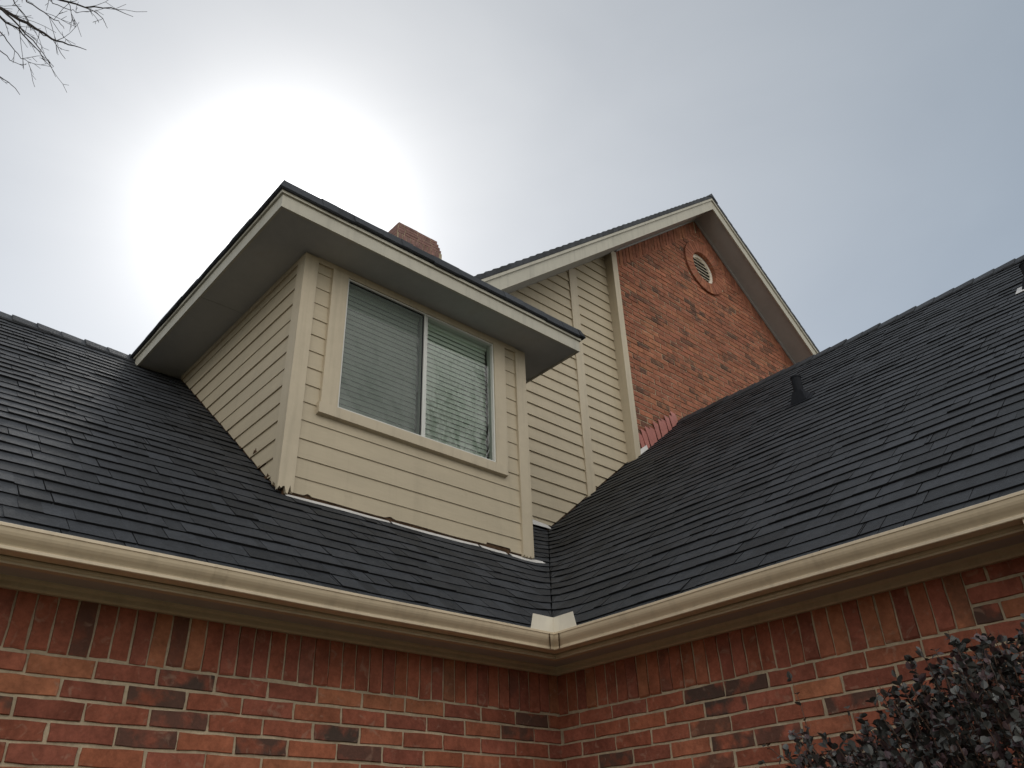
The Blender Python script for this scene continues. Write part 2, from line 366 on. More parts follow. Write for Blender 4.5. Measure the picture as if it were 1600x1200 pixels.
for f, at_ in ((left_map, -2.35), (right_map, -2.05)):      # lap seam where two lengths of gutter meet
    mb = MB()
    for j in range(2, 14):
        o0, z0 = gp[j]; o1, z1 = gp[j + 1]; e = .0028
        mb.face([f(at_, o0 + e, z0), f(at_ - .05, o0 + e, z0), f(at_ - .05, o1 + e, z1), f(at_, o1 + e, z1)])
    mb.build('lap_seam', 'gutter', gutter)
mb = MB()
ox = -.432
for f in (left_map, right_map):
    a = [f(-.424, .424, 1.170), f(-.600, .424, 1.170), f(-.578, .424, 1.255), f(-.424, .424, 1.255)]
    b = [f(-.4215, .4215, 1.170), f(-.600, .4215, 1.170), f(-.578, .4215, 1.255), f(-.4215, .4215, 1.255)]
    mb.prism(a, b)
mb.build('splash_guard', 'splash', gutter)
mb = MB()      # downspout: outlet, slanted offset towards the wall, vertical leg
def rect_tube(mbx, path, wx, wy):
    loops = []
    for (x, y, z), tw in path: loops.append([(x - wx, y - wy, z), (x + wx, y - wy, z), (x + wx, y + wy, z), (x - wx, y + wy, z)])
    for a, b in zip(loops[:-1], loops[1:]): mbx.prism(a, b)
rect_tube(mb, [((-.355, -2.90, 1.09), 0), ((-.355, -2.90, 1.05), 0)], .024, .034)
rect_tube(mb, [((-.355, -2.90, 1.049), 0), ((-.060, -2.93, .84), 0)], .026, .036)
rect_tube(mb, [((-.060, -2.93, .839), 0), ((-.060, -2.93, -EYE + .1), 0)], .024, .034)
mb.build('downspout', 'gutter', house)

# ------------------------------------------------------------------ shingled roofs
def roof(side):
    mbx = MB()
    umax = (YRDG if side == 'L' else XRDG); u0 = -.345
    c = 1 / math.hypot(1, SL); n_course = int((umax - u0) / (EX * c)) + 1
    slen = (-8.0 if side == 'L' else -7.0)
    nrm_ = Vector((0, -SL * c, c)) if side == 'L' else Vector((-SL * c, 0, c))
    def pos(s, u, h):
        x, y = (s, u) if side == 'L' else (u, s)
        return (x + nrm_.x * h, y + nrm_.y * h, Hh(x, y) + nrm_.z * h)
    for k in range(-1, n_course):
        ub = u0 + max(k, 0) * EX * c; ut = min(u0 + (k + 1) * EX * c + .035, umax + .02)
        if k == -1: ut = u0 + .08; ub = u0 - .012
        if ub > umax: break
        lim = lambda u: (u - .020 if side == 'L' else u - .002) if u < YG else (.75 if side == 'L' else YG)
        lb, lt = lim(ub), lim(ut)
        s = slen + random.uniform(-1, 0); strip_end = s + .99; lift = 0; bow = 0
        while s < max(lb, lt):
            wd = random.choice([random.uniform(.08, .16), random.uniform(.14, .26), random.uniform(.18, .30)])
            e = s + wd; joint = False
            if e > strip_end: e = strip_end; joint = True
            e2 = e - (.0055 if joint else (.0042 if random.random() < .45 else .0002))
            thick = random.choice([.0145, .0100, .0130, .0110]) + lift
            if k == -1: thick = .004
            jb = random.uniform(-.003, .003) * (1 if k >= 0 else 0) + bow
            nseg = max(1, int((e2 - s) / .11)) if e2 > -1.2 else 1
            for q in range(nseg):
                a = s + (e2 - s) * q / nseg; b = s + (e2 - s) * (q + 1) / nseg
                ab, at, bb, bt = min(a, lb), min(a, lt), min(b, lb), min(b, lt)
                if bb - ab < 1e-4 and bt - at < 1e-4: continue
                B = [pos(ab, ub + jb, thick), pos(bb, ub + jb, thick), pos(bt, ut, .002), pos(at, ut, .002)]
                A = [pos(ab, ub + jb, -.004), pos(bb, ub + jb, -.004)]
                i = len(mbx.v)
                mbx.v += B + A
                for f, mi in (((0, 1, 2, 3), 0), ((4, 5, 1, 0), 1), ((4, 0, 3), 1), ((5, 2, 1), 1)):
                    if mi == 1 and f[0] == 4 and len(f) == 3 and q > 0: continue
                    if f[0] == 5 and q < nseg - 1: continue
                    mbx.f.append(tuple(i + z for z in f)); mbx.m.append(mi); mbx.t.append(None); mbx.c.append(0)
            s = e
            if joint: strip_end = s + .99; lift = random.choice([0, 0, 0, .0015, .003]); bow = random.uniform(-.004, .003)
    # deck underneath
    if side == 'L': nx = [(-8, -.34), (-.34, -.34), (1.86, 1.86), (1.86, YRDG), (-8, YRDG)]
    else: nx = [(-.34, -7), (XRDG, -7), (XRDG, 1.86), (1.86, 1.86), (-.34, -.34)]
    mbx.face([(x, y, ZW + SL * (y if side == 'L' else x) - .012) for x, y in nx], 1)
    return mbx
shR = roof('R'); shL = roof('L')
# hidden far slopes
shL.face([(-8, YRDG, ZW + SL * YRDG - .01), (1.5, YRDG, ZW + SL * YRDG - .01), (1.5, YRDG + 4.5, ZW + SL * (YRDG - 4.5)), (-8, YRDG + 4.5, ZW + SL * (YRDG - 4.5))], 0)
shR.face([(XRDG, -7, ZW + SL * XRDG - .01), (XRDG, 1.9, ZW + SL * XRDG - .01), (XRDG + 4.5, 1.9, ZW + SL * (XRDG - 4.5)), (XRDG + 4.5, -7, ZW + SL * (XRDG - 4.5))], 0)
# starter shingle edge bent down into the gutter
for f, LN in ((left_map, 8), (right_map, 7)):
    s = -.36
    while s > -LN:
        e = s - random.uniform(.25, .6); dz = random.uniform(-.006, .004)
        shp = [(.330, 1.150 + dz), (.356, 1.135 + dz), (.362, 1.128 + dz), (.356, 1.122 + dz), (.325, 1.135 + dz)]
        tgt = shL if f is left_map else shR
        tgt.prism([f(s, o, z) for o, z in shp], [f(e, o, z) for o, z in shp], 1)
        s = e
roofL = shL.build('roof', ['shingle', 'asphalt_edge_shade'], house, label='dark shingle roof slope left of the valley')
roofR = shR.build('roof', ['shingle', 'asphalt_edge_shade'], house, label='dark shingle roof slope right of the valley')
def ridge(axis, fixed, z, s0, s1, parent, exposure=.20, name='ridge_cap', d=1):
    mbx = MB(); s = s0
    while s < s1:
        e = s + exposure + .10; wv = .150; t = .026
        def lp(ss, up, ww):
            pr = [(-ww, -ww * SL + up), (-.02, up - .004), (0, up + .003), (.02, up - .004), (ww, -ww * SL + up)]
            pr2 = [(a, b - .014) for a, b in reversed(pr)]
            return [((ss, fixed + a, z + b) if axis == 'x' else (fixed + a, ss, z + b)) for a, b in pr + pr2]
        jz = random.uniform(-.004, .006)
        mbx.prism(lp(s, t + jz, wv), lp(e, .008 + jz, wv - .005), 0, side=None)
        s += exposure
    return mbx.build(name, ['shingle'], parent)
ridge('x', YRDG, ZW + SL * YRDG + .012, -8, -1.2, roofL)
ridge('y', XRDG, ZW + SL * XRDG + .012, -7, YB - .02, roofR)
# vent pipes on the right slope
def vent_pipe(x, y, r, h, parent, boot):
    z = ZW + SL * x; mbx = MB(); seg = 14
    mbx.tube([(x, y, z - .05), (x, y, z + h)], [r, r], seg)
    mbx.tube([(x, y, z + h), (x, y, z + h + .012)], [r * 1.12, r * 1.12], seg)
    o = mbx.build('vent_pipe', 'black_metal', parent, smooth=False)
    mbx = MB(); c = 1 / math.hypot(1, SL)
    w_ = boot; base = [(x - w_ * c, y - w_, z - w_ * c * SL + .022), (x + w_ * c, y - w_, z + w_ * c * SL + .022), (x + w_ * c, y + w_, z + w_ * c * SL + .022), (x - w_ * c, y + w_, z - w_ * c * SL + .022)]
    top = [(x - r * 1.05, y - r * 1.05, z + h * .38), (x + r * 1.05, y - r * 1.05, z + h * .42), (x + r * 1.05, y + r * 1.05, z + h * .42), (x - r * 1.05, y + r * 1.05, z + h * .38)]
    mbx.prism(base, top)
    mbx.build('boot', 'black_metal', o)
    mbx = MB(); w2 = boot * 1.55
    b0 = [(x - w2 * c, y - w2, z - w2 * c * SL + .016), (x + w2 * c * .6, y - w2, z + w2 * .6 * c * SL + .016), (x + w2 * c * .6, y + w2, z + w2 * .6 * c * SL + .016), (x - w2 * c, y + w2, z - w2 * c * SL + .016)]
    mbx.prism(b0, [(a, b, cc + .003) for a, b, cc in b0])
    mbx.build('base_flashing', 'black_metal' if x < 2.8 else 'white_metal', o)
vent_pipe(2.58, -.72, .044, .24, roofR, .080)
vent_pipe(3.02, -2.66, .046, .20, roofR, .085)

# ------------------------------------------------------------------ lap siding
def siding(mbx, fn, region_rects, z0, ex, zlo, zhi, clips, lap=.0165, waver=0.0, joints=0):
    k = math.floor((zlo - z0) / ex); z = z0 + k * ex
    while z < zhi:
        for (s0, s1, za, zb) in region_rects:
            a, b = max(z, za, zlo), min(z + ex, zb, zhi)
            if b - a < .004: continue
            poly = clip([(s0, a), (s1, a), (s1, b), (s0, b)], clips)
            if len(poly) < 3: continue
            zk = z; sag = random.uniform(-waver, waver)
            of = lambda zz: .004 + (lap + sag) * (1 - (zz - zk) / ex)
            mbx.face([fn(p[0], p[1], of(p[1])) for p in poly])
            lows = sorted([p for p in poly if abs(p[1] - a) < 1e-5])
            if len(lows) >= 2 and a == z:
                p, q = lows[0], lows[-1]
                mbx.face([fn(p[0], a, of(a)), fn(q[0], a, of(a)), fn(q[0], a, 0), fn(p[0], a, 0)])
        z += ex
SZ0, SEX = 2.296, .1405
mb = MB(); fnF = lambda s, z, o: (s, YD - o, z)
WX0, WX1, WZ0, WZ1 = -1.218, .270, 2.905, 4.045
DZ0 = ZW + SL * YD
siding(mb, fnF, [(XL, XR, 2.20, 2.80), (XL, -1.25, 2.80, ZS), (.33, XR, 2.80, ZS)], SZ0, SEX, 2.199, ZS, [], lap=.0075, waver=.0012)
# lowest board, bottom edge eaten by rot
jag = [(XL + .08, DZ0 + .034)]
x = XL + .12
random.seed(21)
def base_z(x):
    z = DZ0 + .034 + .003 * math.sin(x * 9)
    if abs(x + 1.36) < .03: z += .018 * (1 - abs(x + 1.36) / .03)
    if abs(x + .72) < .015: z += .014
    if .17 < x < .40: z += random.uniform(.022, .045)
    return z
while x < XR - .08:
    jag.append((x, base_z(x))); x += random.uniform(.010, .022) if (.14 < x < .42 or abs(x + 1.36) < .05) else .045
jag.append((XR - .08, DZ0 + .034))
for (ax, az), (bx_, bz) in zip(jag[:-1], jag[1:]):
    of = lambda zz: .004 + .0075 * (1 - (zz - (SZ0 - SEX)) / SEX)
    mb.face([fnF(ax, az, of(az)), fnF(bx_, bz, of(bz)), fnF(bx_, 2.20, of(2.20)), fnF(ax, 2.20, of(2.20))])
    mb.face([fnF(ax, az, of(az)), fnF(bx_, bz, of(bz)), fnF(bx_, bz, .002), fnF(ax, az, .002)])
# left side wall
fnS = lambda s, z, o: (XL - o, s, z)
siding(mb, fnS, [(YD, YRDG + .2, 2.0, ZS)], SZ0 + .012, SEX, 2.12, ZS, [(1, -1 / SL, -ZW / SL - .035)], lap=.0095, waver=.003)
# right side wall
fnT = lambda s, z, o: (XR + o, s, z)
siding(mb, fnT, [(YD, YG, 2.0, ZS)], SZ0, SEX, 2.12, ZS, [(1, -1 / SL, -ZW / SL)])
dormer = mb.build('dormer_wall', ['siding'], house, label='beige lap siding walls of the dormer')
# rotten sheathing seen in the gap, and dark interior room
mb = MB()
mb.box(XL + .02, XR - .02, YD + .0005, YD + .02, DZ0 - .02, 2.76)
mb.box(XL + .02, WX0 - .005, YD + .0005, YD + .02, 2.76, ZS); mb.box(WX1 + .005, XR - .02, YD + .0005, YD + .02, 2.76, ZS)
mb.box(XL + .001, XL + .02, YD + .02, YRDG, 2.0, ZS); mb.box(XR - .02, XR - .001, YD + .02, YG, 2.0, ZS)
mb.box(XL + .02, XR - .02, 2.6, 2.62, 2.0, ZS); mb.box(XL + .02, XR - .02, YD + .02, 2.6, 2.45, 2.47)
mb.build('sheathing', 'rot', dormer)
# corner boards
def jag_board(mbx, x0, x1, y0, y1, z0, z1, axis, amp, seed):
    random.seed(seed); n = 9
    if axis == 'x':
        xs = [x0 + (x1 - x0) * i / n for i in range(n + 1)]; bt = [(x, z0 + random.uniform(0, amp)) for x in xs]
        a = [(x, y0, z) for x, z in bt] + [(x1, y0, z1), (x0, y0, z1)]; b = [(x, y1, z) for x, z in bt] + [(x1, y1, z1), (x0, y1, z1)]
    else:
        ys = [y0 + (y1 - y0) * i / n for i in range(n + 1)]; bt = [(y, z0 + SL * (y - YD) + random.uniform(0, amp)) for y in ys]
        a = [(x0, y, z) for y, z in bt] + [(x0, y1, z1), (x0, y0, z1)]; b = [(x1, y, z) for y, z in bt] + [(x1, y1, z1), (x1, y0, z1)]
    mbx.prism(a, b)
mb = MB(); jag_board(mb, XL - .027, XL + .085, YD - .028, YD - .002, DZ0 + .006, ZS - .01, 'x', .075, 3)
jag_board(mb, XL - .0275, XL - .002, YD - .0015, YD + .090, DZ0 + .03, ZS - .01, 'y', .035, 5)
mb.build('corner_board', 'trim', dormer, label='left corner board with rotted, splintered foot')
mb = MB(); jag_board(mb, XR - .090, XR + .026, YD - .028, YD - .002, DZ0 + .008, ZS - .01, 'x', .022, 8)
jag_board(mb, XR + .002, XR + .0265, YD - .0015, YD + .090, DZ0 + .03, ZS - .01, 'y', .02, 9)
mb.build('corner_board', 'trim', dormer)
random.seed(31)
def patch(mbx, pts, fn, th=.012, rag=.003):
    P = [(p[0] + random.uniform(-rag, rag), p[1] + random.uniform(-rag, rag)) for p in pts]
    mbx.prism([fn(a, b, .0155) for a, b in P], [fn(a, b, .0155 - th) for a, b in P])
for (s, z, ln, hh) in ((.955, 2.318, .12, .026), (1.23, 2.60, .06, .026), (1.07, 2.45, .20, .009), (1.50, 2.735, .05, .014)):  # dark raised pieces stand in for shade inside splits in the rotted boards
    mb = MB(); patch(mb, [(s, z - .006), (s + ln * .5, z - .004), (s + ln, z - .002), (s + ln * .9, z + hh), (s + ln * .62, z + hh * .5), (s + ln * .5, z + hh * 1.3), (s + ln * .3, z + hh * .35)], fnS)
    mb.build('rot_split_shade', 'rot', dormer)
mb = MB()     # frieze under the dormer soffit
mb.box(XL + .0855, XR - .0905, YD - .026, YD - .001, ZS - .050, ZS - .001)
mb.box(XL - .024, XL - .001, YD + .0905, YRDG - .3, ZS - .045, ZS - .001)
mb.build('frieze_board', 'trim', dormer)
# flashing at the dormer foot
mb = MB()
def flash(mbx, x0, x1, yo, w0, amp=.004):
    n = max(2, int((x1 - x0) / .09)); rows = []
    for i in range(n + 1):
        x = x0 + (x1 - x0) * i / n; yy = yo - w0 * (.35 + .65 * math.sin(math.pi * min(1, max(0, (i + .3) / (n + .6))))) - random.uniform(0, amp)
        rows.append((x, yy))
    for (xa, ya), (xb, yb) in zip(rows[:-1], rows[1:]):
        ha, hb = Hh(xa, ya) + .017, Hh(xb, yb) + .017
        mbx.prism([(xa, ya, ha), (xb, yb, hb), (xb, yo + .02, Hh(xb, yo + .02) + .019), (xa, yo + .02, Hh(xa, yo + .02) + .019)],
                  [(xa, ya, ha - .003), (xb, yb, hb - .003), (xb, yo + .02, Hh(xb, yo + .02) + .016), (xa, yo + .02, Hh(xa, yo + .02) + .016)])
flash(mb, XL + .04, -.72, YD - .012, .020); flash(mb, -.70, .08, YD - .014, .016); flash(mb, .10, .36, YD - .010, .030); flash(mb, .40, XR + .14, YD - .016, .030)
mb.build('flashing', 'white_metal', dormer, label='wavy strip of bare white flashing at the dormer foot')

# dormer roof
DX0, DX1, DY0, DYB = XL - OS, XR + OS, YD - OF, 3.55
mb = MB()
mb.box(DX0 + .02, DX1 - .02, DY0 + .02, YG - .002, ZS, ZS + .012)
mb.box(DX0 + .02, XR - .03, YG + .002, DYB - .3, ZS, ZS + .012)
dsof = mb
mb = MB()      # roof body: hip with shingled rim
rise = .35; cxm = (DX0 + DX1) / 2; ztop = ZS + .222
c4 = [(DX0 + .01, DY0 + .01, ztop), (DX1 - .01, DY0 + .01, ztop), (DX1 - .01, YG, ztop), (XR, YG, ztop), (XR, DYB, ztop), (DX0 + .01, DYB, ztop)]
ap = (cxm, DY0 + 1.4, ztop + rise); apb = (cxm, DYB, ztop + rise)
mb.face([c4[0], c4[1], ap], 0); mb.face([c4[1], c4[2], apb, ap], 0); mb.face([c4[5], c4[0], ap, apb], 0)
random.seed(12)
def rim(p0, p1, outn):
    L_ = math.hypot(p1[0] - p0[0], p1[1] - p0[1]); d_ = ((p1[0] - p0[0]) / L_, (p1[1] - p0[1]) / L_); s = 0
    while s < L_:
        e = min(L_, s + random.choice([random.uniform(.1, .2), random.uniform(.2, .35)]))
        j = random.uniform(-.004, .004); jz = random.uniform(-.004, .004); low = -.004 if random.random() < .5 else .004
        # profile: out, z
        pr = [(-.25, .106), (-.006, .112 + jz), (.014 + j, .094 + jz), (.044 + j, .008 + low), (.034 + j, -.002 + low), (.005, .0), (-.25, .002)]
        fn_ = lambda t, o, z: (p0[0] + d_[0] * t + outn[0] * o, p0[1] + d_[1] * t + outn[1] * o, ZS + .1345 + z)
        m0 = s == 0; m1 = e >= L_
        ext = lambda o, a: -a * o
        A = [fn_(s - (o if m0 else 0), o, z) for o, z in pr]; B = [fn_(e + (o if m1 else 0), o, z) for o, z in pr]
        mb.prism(A, B, 0); s = e
rim((DX0, DY0), (DX1, DY0), (0, -1)); rim((DX1, DY0), (DX1, YG - .02), (1, 0)); rim((DX0, DYB - .2), (DX0, DY0), (-1, 0))
droof = mb.build('dormer_roof', ['shingle'], house, label='shingled hip roof on the dormer')
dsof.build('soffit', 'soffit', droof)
mb = MB()
zf0, zf1 = ZS - .008, ZS + .106
def fasc(x0, x1, y0, y1): mb.box(x0, x1, y0, y1, zf0, zf1)
mb.prism([(DX0, DY0, zf0), (DX1, DY0, zf0), (DX1 - .019, DY0 + .019, zf0), (DX0 + .019, DY0 + .019, zf0)], [(DX0, DY0, zf1), (DX1, DY0, zf1), (DX1 - .019, DY0 + .019, zf1), (DX0 + .019, DY0 + .019, zf1)])
mb.prism([(DX0, DY0 + .0005, zf0), (DX0 + .019, DY0 + .0195, zf0), (DX0 + .019, 3.22, zf0), (DX0, 3.22, zf0)], [(DX0, DY0 + .0005, zf1), (DX0 + .019, DY0 + .0195, zf1), (DX0 + .019, 3.35, zf1), (DX0, 3.35, zf1)])
mb.prism([(DX1, DY0 + .0005, zf0), (DX1 - .019, DY0 + .0195, zf0), (DX1 - .019, YG - .003, zf0), (DX1, YG - .003, zf0)], [(DX1, DY0 + .0005, zf1), (DX1 - .019, DY0 + .0195, zf1), (DX1 - .019, YG - .003, zf1), (DX1, YG - .003, zf1)])
# shingle mould on top of the fascia
e = .016
mb.box(DX0 - e, DX1 + e, DY0 - e, DY0 + .02, zf1 + .001, zf1 + .027)
mb.box(DX0 - e, DX0 + .02, DY0 + .0205, 3.34, zf1 + .001, zf1 + .027)
mb.box(DX1 - .02, DX1 + e, DY0 + .0205, YG - .003, zf1 + .001, zf1 + .027)
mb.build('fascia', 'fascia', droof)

# ------------------------------------------------------------------ window
mb = MB()
cy0 = YD - .034
mb.box(-1.347, WX0 + .004, cy0, YD - .001, 2.887, ZS - .051); mb.box(WX1 - .004, .392, cy0, YD - .001, 2.887, ZS - .051)
mb.box(WX0 + .0045, WX1 - .0045, cy0, YD - .001, WZ1 - .003, ZS - .051)
win = mb.build('window', ['trim'], house, label='wide sliding window with beige casing and white blinds')
mb = MB(); mb.prism([(-1.362, YD - .046, 2.800), (.378, YD - .046, 2.800), (.378, YD - .001, 2.790), (-1.362, YD - .001, 2.790)], [(-1.362, YD - .046, 2.880), (.378, YD - .046, 2.880), (.378, YD - .001, 2.886), (-1.362, YD - .001, 2.886)])
mb.build('sill', 'trim', win)
mb = MB()
def frame(mbx, x0, x1, z0, z1, y0, y1, w_):
    mbx.box(x0, x0 + w_, y0, y1, z0, z1); mbx.box(x1 - w_, x1, y0, y1, z0, z1)
    mbx.box(x0 + w_ + .0003, x1 - w_ - .0003, y0, y1, z0, z0 + w_); mbx.box(x0 + w_ + .0003, x1 - w_ - .0003, y0, y1, z1 - w_, z1)
frame(mb, WX0 + .005, WX1 - .005, 2.888, WZ1 - .004, YD - .024, YD + .05, .013)
mb.box(-.476, -.462, YD - .022, YD + .04, 2.9015, WZ1 - .0175); mb.box(-.4605, -.436, YD - .012, YD + .04, 2.9015, WZ1 - .0175)
mb.build('frame', 'frame', win)
for (a, b, yy, lab) in ((WX0 + .0185, -.477, YD + .012, 'dull glass pane behind the insect screen'), (-.435, WX1 - .0185, YD + .004, 'shiny glass pane on the right')):
    mb = MB(); mb.face([(a, yy, 2.902), (b, yy, 2.902), (b, yy, WZ1 - .018), (a, yy, WZ1 - .018)])
    mb.build('pane', 'glass', win, label=lab)
mb = MB(); mb.face([(WX0 + .0185, YD - .006, 2.902), (-.477, YD - .006, 2.902), (-.477, YD - .006, WZ1 - .018), (WX0 + .0185, YD - .006, WZ1 - .018)])
mb.build('insect_screen', 'screen', win)
mb = MB(); frame(mb, WX0 + .0183, -.4765, 2.9017, WZ1 - .0178, YD - .011, YD - .002, .008); mb.build('screen_frame', 'black_metal', win)
for (a, b) in ((WX0 + .02, -.478), (-.440, WX1 - .02)):
    mb = MB(); z = 2.905; random.seed(int(a * 100) + 500)
    while z < WZ1 - .03:
        t = .55 + random.uniform(-.04, .04); sg = random.uniform(-.0015, .0015)
        yc = YD + .075; hw = .0248; pts = []
        for k in range(5):
            u = -1 + k / 2; cr = .003 * (1 - u * u); pts.append((yc - cr - u * hw * math.cos(R(73)), z + .022 - u * hw * math.sin(R(73))))
        mb.prism([(a, y_, z_ + sg) for y_, z_ in pts] + [(a, y_ + .002, z_ + sg - .001) for y_, z_ in reversed(pts)], [(b, y_, z_ - sg) for y_, z_ in pts] + [(b, y_ + .002, z_ - sg - .001) for y_, z_ in reversed(pts)])
        z += .0445
    for xx in (a + .12, b - .12): mb.box(xx - .001, xx + .001, YD + .058, YD + .060, 2.91, WZ1 - .02)
    mb.box(a, b, YD + .05, YD + .10, WZ1 - .045, WZ1 - .005)
    mb.build('blind', 'blind', win)

# ------------------------------------------------------------------ main gable
rake = lambda x: ZA - SL * abs(x - XA)
XG0 = .32; XG1 = 2 * XA - XG0
mb = MB(); fnG = lambda s, z, o: (s, YG - o, z)
roofclip = (SL, -1, -(ZW + .03)); roofclip2 = (0, -1, -(ZW + SL * YG + .055))
rk = lambda dd: [(-SL, 1, ZA - SL * XA - dd), (SL, 1, ZA + SL * XA - dd)]
siding(mb, fnG, [(XG0, 2.462, 2.9, 9.5), (2.585, 3.30, 2.9, 9.5)], 3.82, .1455, 2.9, 9.4, [roofclip, roofclip2] + rk(.20))
gs = mb.build('gable_siding', ['siding'], house, label='beige lap siding beside the brick gable')
mb = MB(); mb.box(2.458, 2.590, YG - .030, YG - .001, ZW + SL * 2.46, rake(2.52) - .2); mb.build('trim_board', 'trim', gs)
mb = MB(); mb.box(3.215, 3.318, YB - .022, YG - .001, ZW + SL * 3.2 - .02, rake(3.25) - .21); mb.build('corner_board', 'trim', gs)
mb = MB()      # sheathing behind the siding
P = clip([(XG0, 2.8), (3.4, 2.8), (3.4, 9), (XG0, 9)], [(SL, -1, -(ZW - .1))] + rk(.15)); mb.prism([(a, YG + .0005, b) for a, b in P], [(a, YG + .03, b) for a, b in P])
mb.box(XG0 - .02, XG0, YG, 7, 2.0, rake(XG0) - .1)
mb.build('sheathing', 'rot', gs)
random.seed(77)
mb = MB(); fnB = lambda s, z, o: (s, YB + .008 - o, z)
VC = (5.495, 8.13); VR0, VR1 = .285, .475
bmh = bmesh.new()
outer = [(3.319, ZW + 2.55), (XG1 - .2, ZW + 2.55), (XG1 - .2, rake(XG1 - .2) - .2), (XA, ZA - .2), (3.319, rake(3.319) - .2)]
vo = [bmh.verts.new((a, 0, b)) for a, b in outer]; eo = [bmh.edges.new((vo[i], vo[(i + 1) % 5])) for i in range(5)]
vi = [bmh.verts.new((VC[0] + (VR0 + .03) * math.cos(2 * math.pi * i / 32), 0, VC[1] + (VR0 + .03) * math.sin(2 * math.pi * i / 32))) for i in range(32)]
ei = [bmh.edges.new((vi[i], vi[(i + 1) % 32])) for i in range(32)]
bmesh.ops.triangle_fill(bmh, use_beauty=True, edges=eo + ei)
for f in bmh.faces: mb.face([(v.co.x, YB + .008, v.co.z) for v in f.verts], 0)
bmh.free()
inv = lambda s, z: math.hypot(s - VC[0], z - VC[1]) < .415
courses(mb, fnB, 3.323, XG1 - .3, 9.2, 4.0, clips=[(1, -1 / SL, 99)] + rk(.50), light=.10, skip=inv, charp=.17, pitch=.254, chv=.8)
# field patches of soldier bricks following both rakes
soldiers(mb, fnB, 3.323, XA, lambda s: rake(s) - .20, .29, light=.06, charp=.0)
soldiers(mb, fnB, XA + .01, XG1 - .3, lambda s: rake(s) - .20, .29, light=.06, charp=.0)
gb = mb.build('gable_wall', ['mortar', 'brick'], house, label='red brick gable wall with dark accent bricks')
# brick ring round the vent
mb = MB(); nb = 34
for i in range(nb):
    a0, a1 = 2 * math.pi * (i + .05) / nb, 2 * math.pi * (i + .95) / nb
    pr = [(VR0, a0), (VR1, a0), (VR1, a1), (VR0, a1)]; yy = YB - .030 - random.uniform(0, .003)
    A = [(VC[0] + r_ * math.cos(t), yy, VC[1] + r_ * math.sin(t)) for r_, t in pr]; B = [(x, YB + .07, z) for x, y, z in A]
    mb.prism(A, B, 1, tint=brick_tint(.02), char=0)
for i in range(nb):
    a0, a1 = 2 * math.pi * i / nb, 2 * math.pi * (i + 1) / nb; r0, r1 = VR0 + .004, VR1 - .004
    A = [(VC[0] + r_ * math.cos(t), YB - .024, VC[1] + r_ * math.sin(t)) for r_, t in [(r0, a0), (r1, a0), (r1, a1), (r0, a1)]]
    mb.prism(A, [(x, YB + .06, z) for x, y, z in A], 0)
ring = mb.build('brick_ring', ['mortar', 'brick'], gb)
mb = MB(); vy = YB + .035
for i in range(40):
    a0, a1 = 2 * math.pi * i / 40, 2 * math.pi * (i + 1) / 40
    A = [(VC[0] + r_ * math.cos(t), vy, VC[1] + r_ * math.sin(t)) for r_, t in [(.235, a0), (.292, a0), (.292, a1), (.235, a1)]]
    mb.prism(A, [(x, vy + .03, z) for x, y, z in A])
for k in range(-3, 4):
    z = VC[1] + k * .064; hw = math.sqrt(max(.24 ** 2 - (k * .064) ** 2, 0))
    if hw < .03: continue
    mb.prism([(VC[0] - hw, vy + .004, z - .008), (VC[0] - hw, vy + .008, z - .013), (VC[0] - hw, vy + .040, z + .014), (VC[0] - hw, vy + .036, z + .019)],
             [(VC[0] + hw, vy + .004, z - .008), (VC[0] + hw, vy + .008, z - .013), (VC[0] + hw, vy + .040, z + .014), (VC[0] + hw, vy + .036, z + .019)])
mb.build('round_vent', 'louver', gb)
mb = MB(); mb.box(VC[0] - .34, VC[0] + .34, vy + .09, vy + .10, VC[1] - .34, VC[1] + .34); mb.build('vent_shade_back', 'dark', gb)  # dark sheet stands in for the shade behind the louvres
# bent step flashing, painted brick red
mb = MB(); random.seed(5)
for i in range(10):
    x = 3.37 + i * .082; zr = ZW + SL * x + .03; h = .27 - .008 * i + random.uniform(-.025, .025); ln = .068; tl = random.uniform(.04, .09)
    y0 = YB - .010 - .005 * (i % 3)
    A = [(x, y0 - .004, zr - .02 + (.04 if i == 0 else 0)), (x + ln, y0 - .006, zr + ln * SL - .04), (x + ln - tl * .4, y0 - .001, zr + h * .80 + ln * .12), (x - tl, y0 - .008, zr + h * .86)]
    mb.prism(A, [(p[0] + .001, p[1] + .0025, p[2]) for p in A])
mb.build('step_flashing', 'pink', gb, label='bent overlapping flashing plates painted pinkish red')
mb = MB()
mb.prism([(3.30, YB - .03, ZW + SL * 3.30 + .02), (3.43, YB - .05, ZW + SL * 3.43 + .02), (3.45, YB - .02, ZW + SL * 3.45 + .075), (3.325, YB - .024, ZW + SL * 3.32 + .09)],
         [(3.30, YB - .025, ZW + SL * 3.30 + .02), (3.43, YB - .045, ZW + SL * 3.43 + .02), (3.45, YB - .015, ZW + SL * 3.45 + .075), (3.325, YB - .020, ZW + SL * 3.32 + .09)])
mb.build('flashing', 'white_metal', gs, label='crumpled pale flashing at the foot of the gable corner board')
mb = MB()
# apron at the valley head between dormer and gable
zz = ZW + SL * YG
mb.prism([(XR + .03, YG - .075, zz - .040), (1.30, YG - .09, zz - .030), (YG - .02, YG - .07, zz - .01), (YG - .03, YG - .024, zz + .045), (1.35, YG - .024, zz + .075), (XR + .03, YG - .024, zz + .085)],
         [(XR + .03, YG - .072, zz - .042), (1.30, YG - .087, zz - .032), (YG - .02, YG - .067, zz - .012), (YG - .03, YG - .021, zz + .045), (1.35, YG - .021, zz + .075), (XR + .03, YG - .021, zz + .085)])
mb.build('flashing', 'white_metal', gs, label='pale metal flashing at the foot of the gable siding')
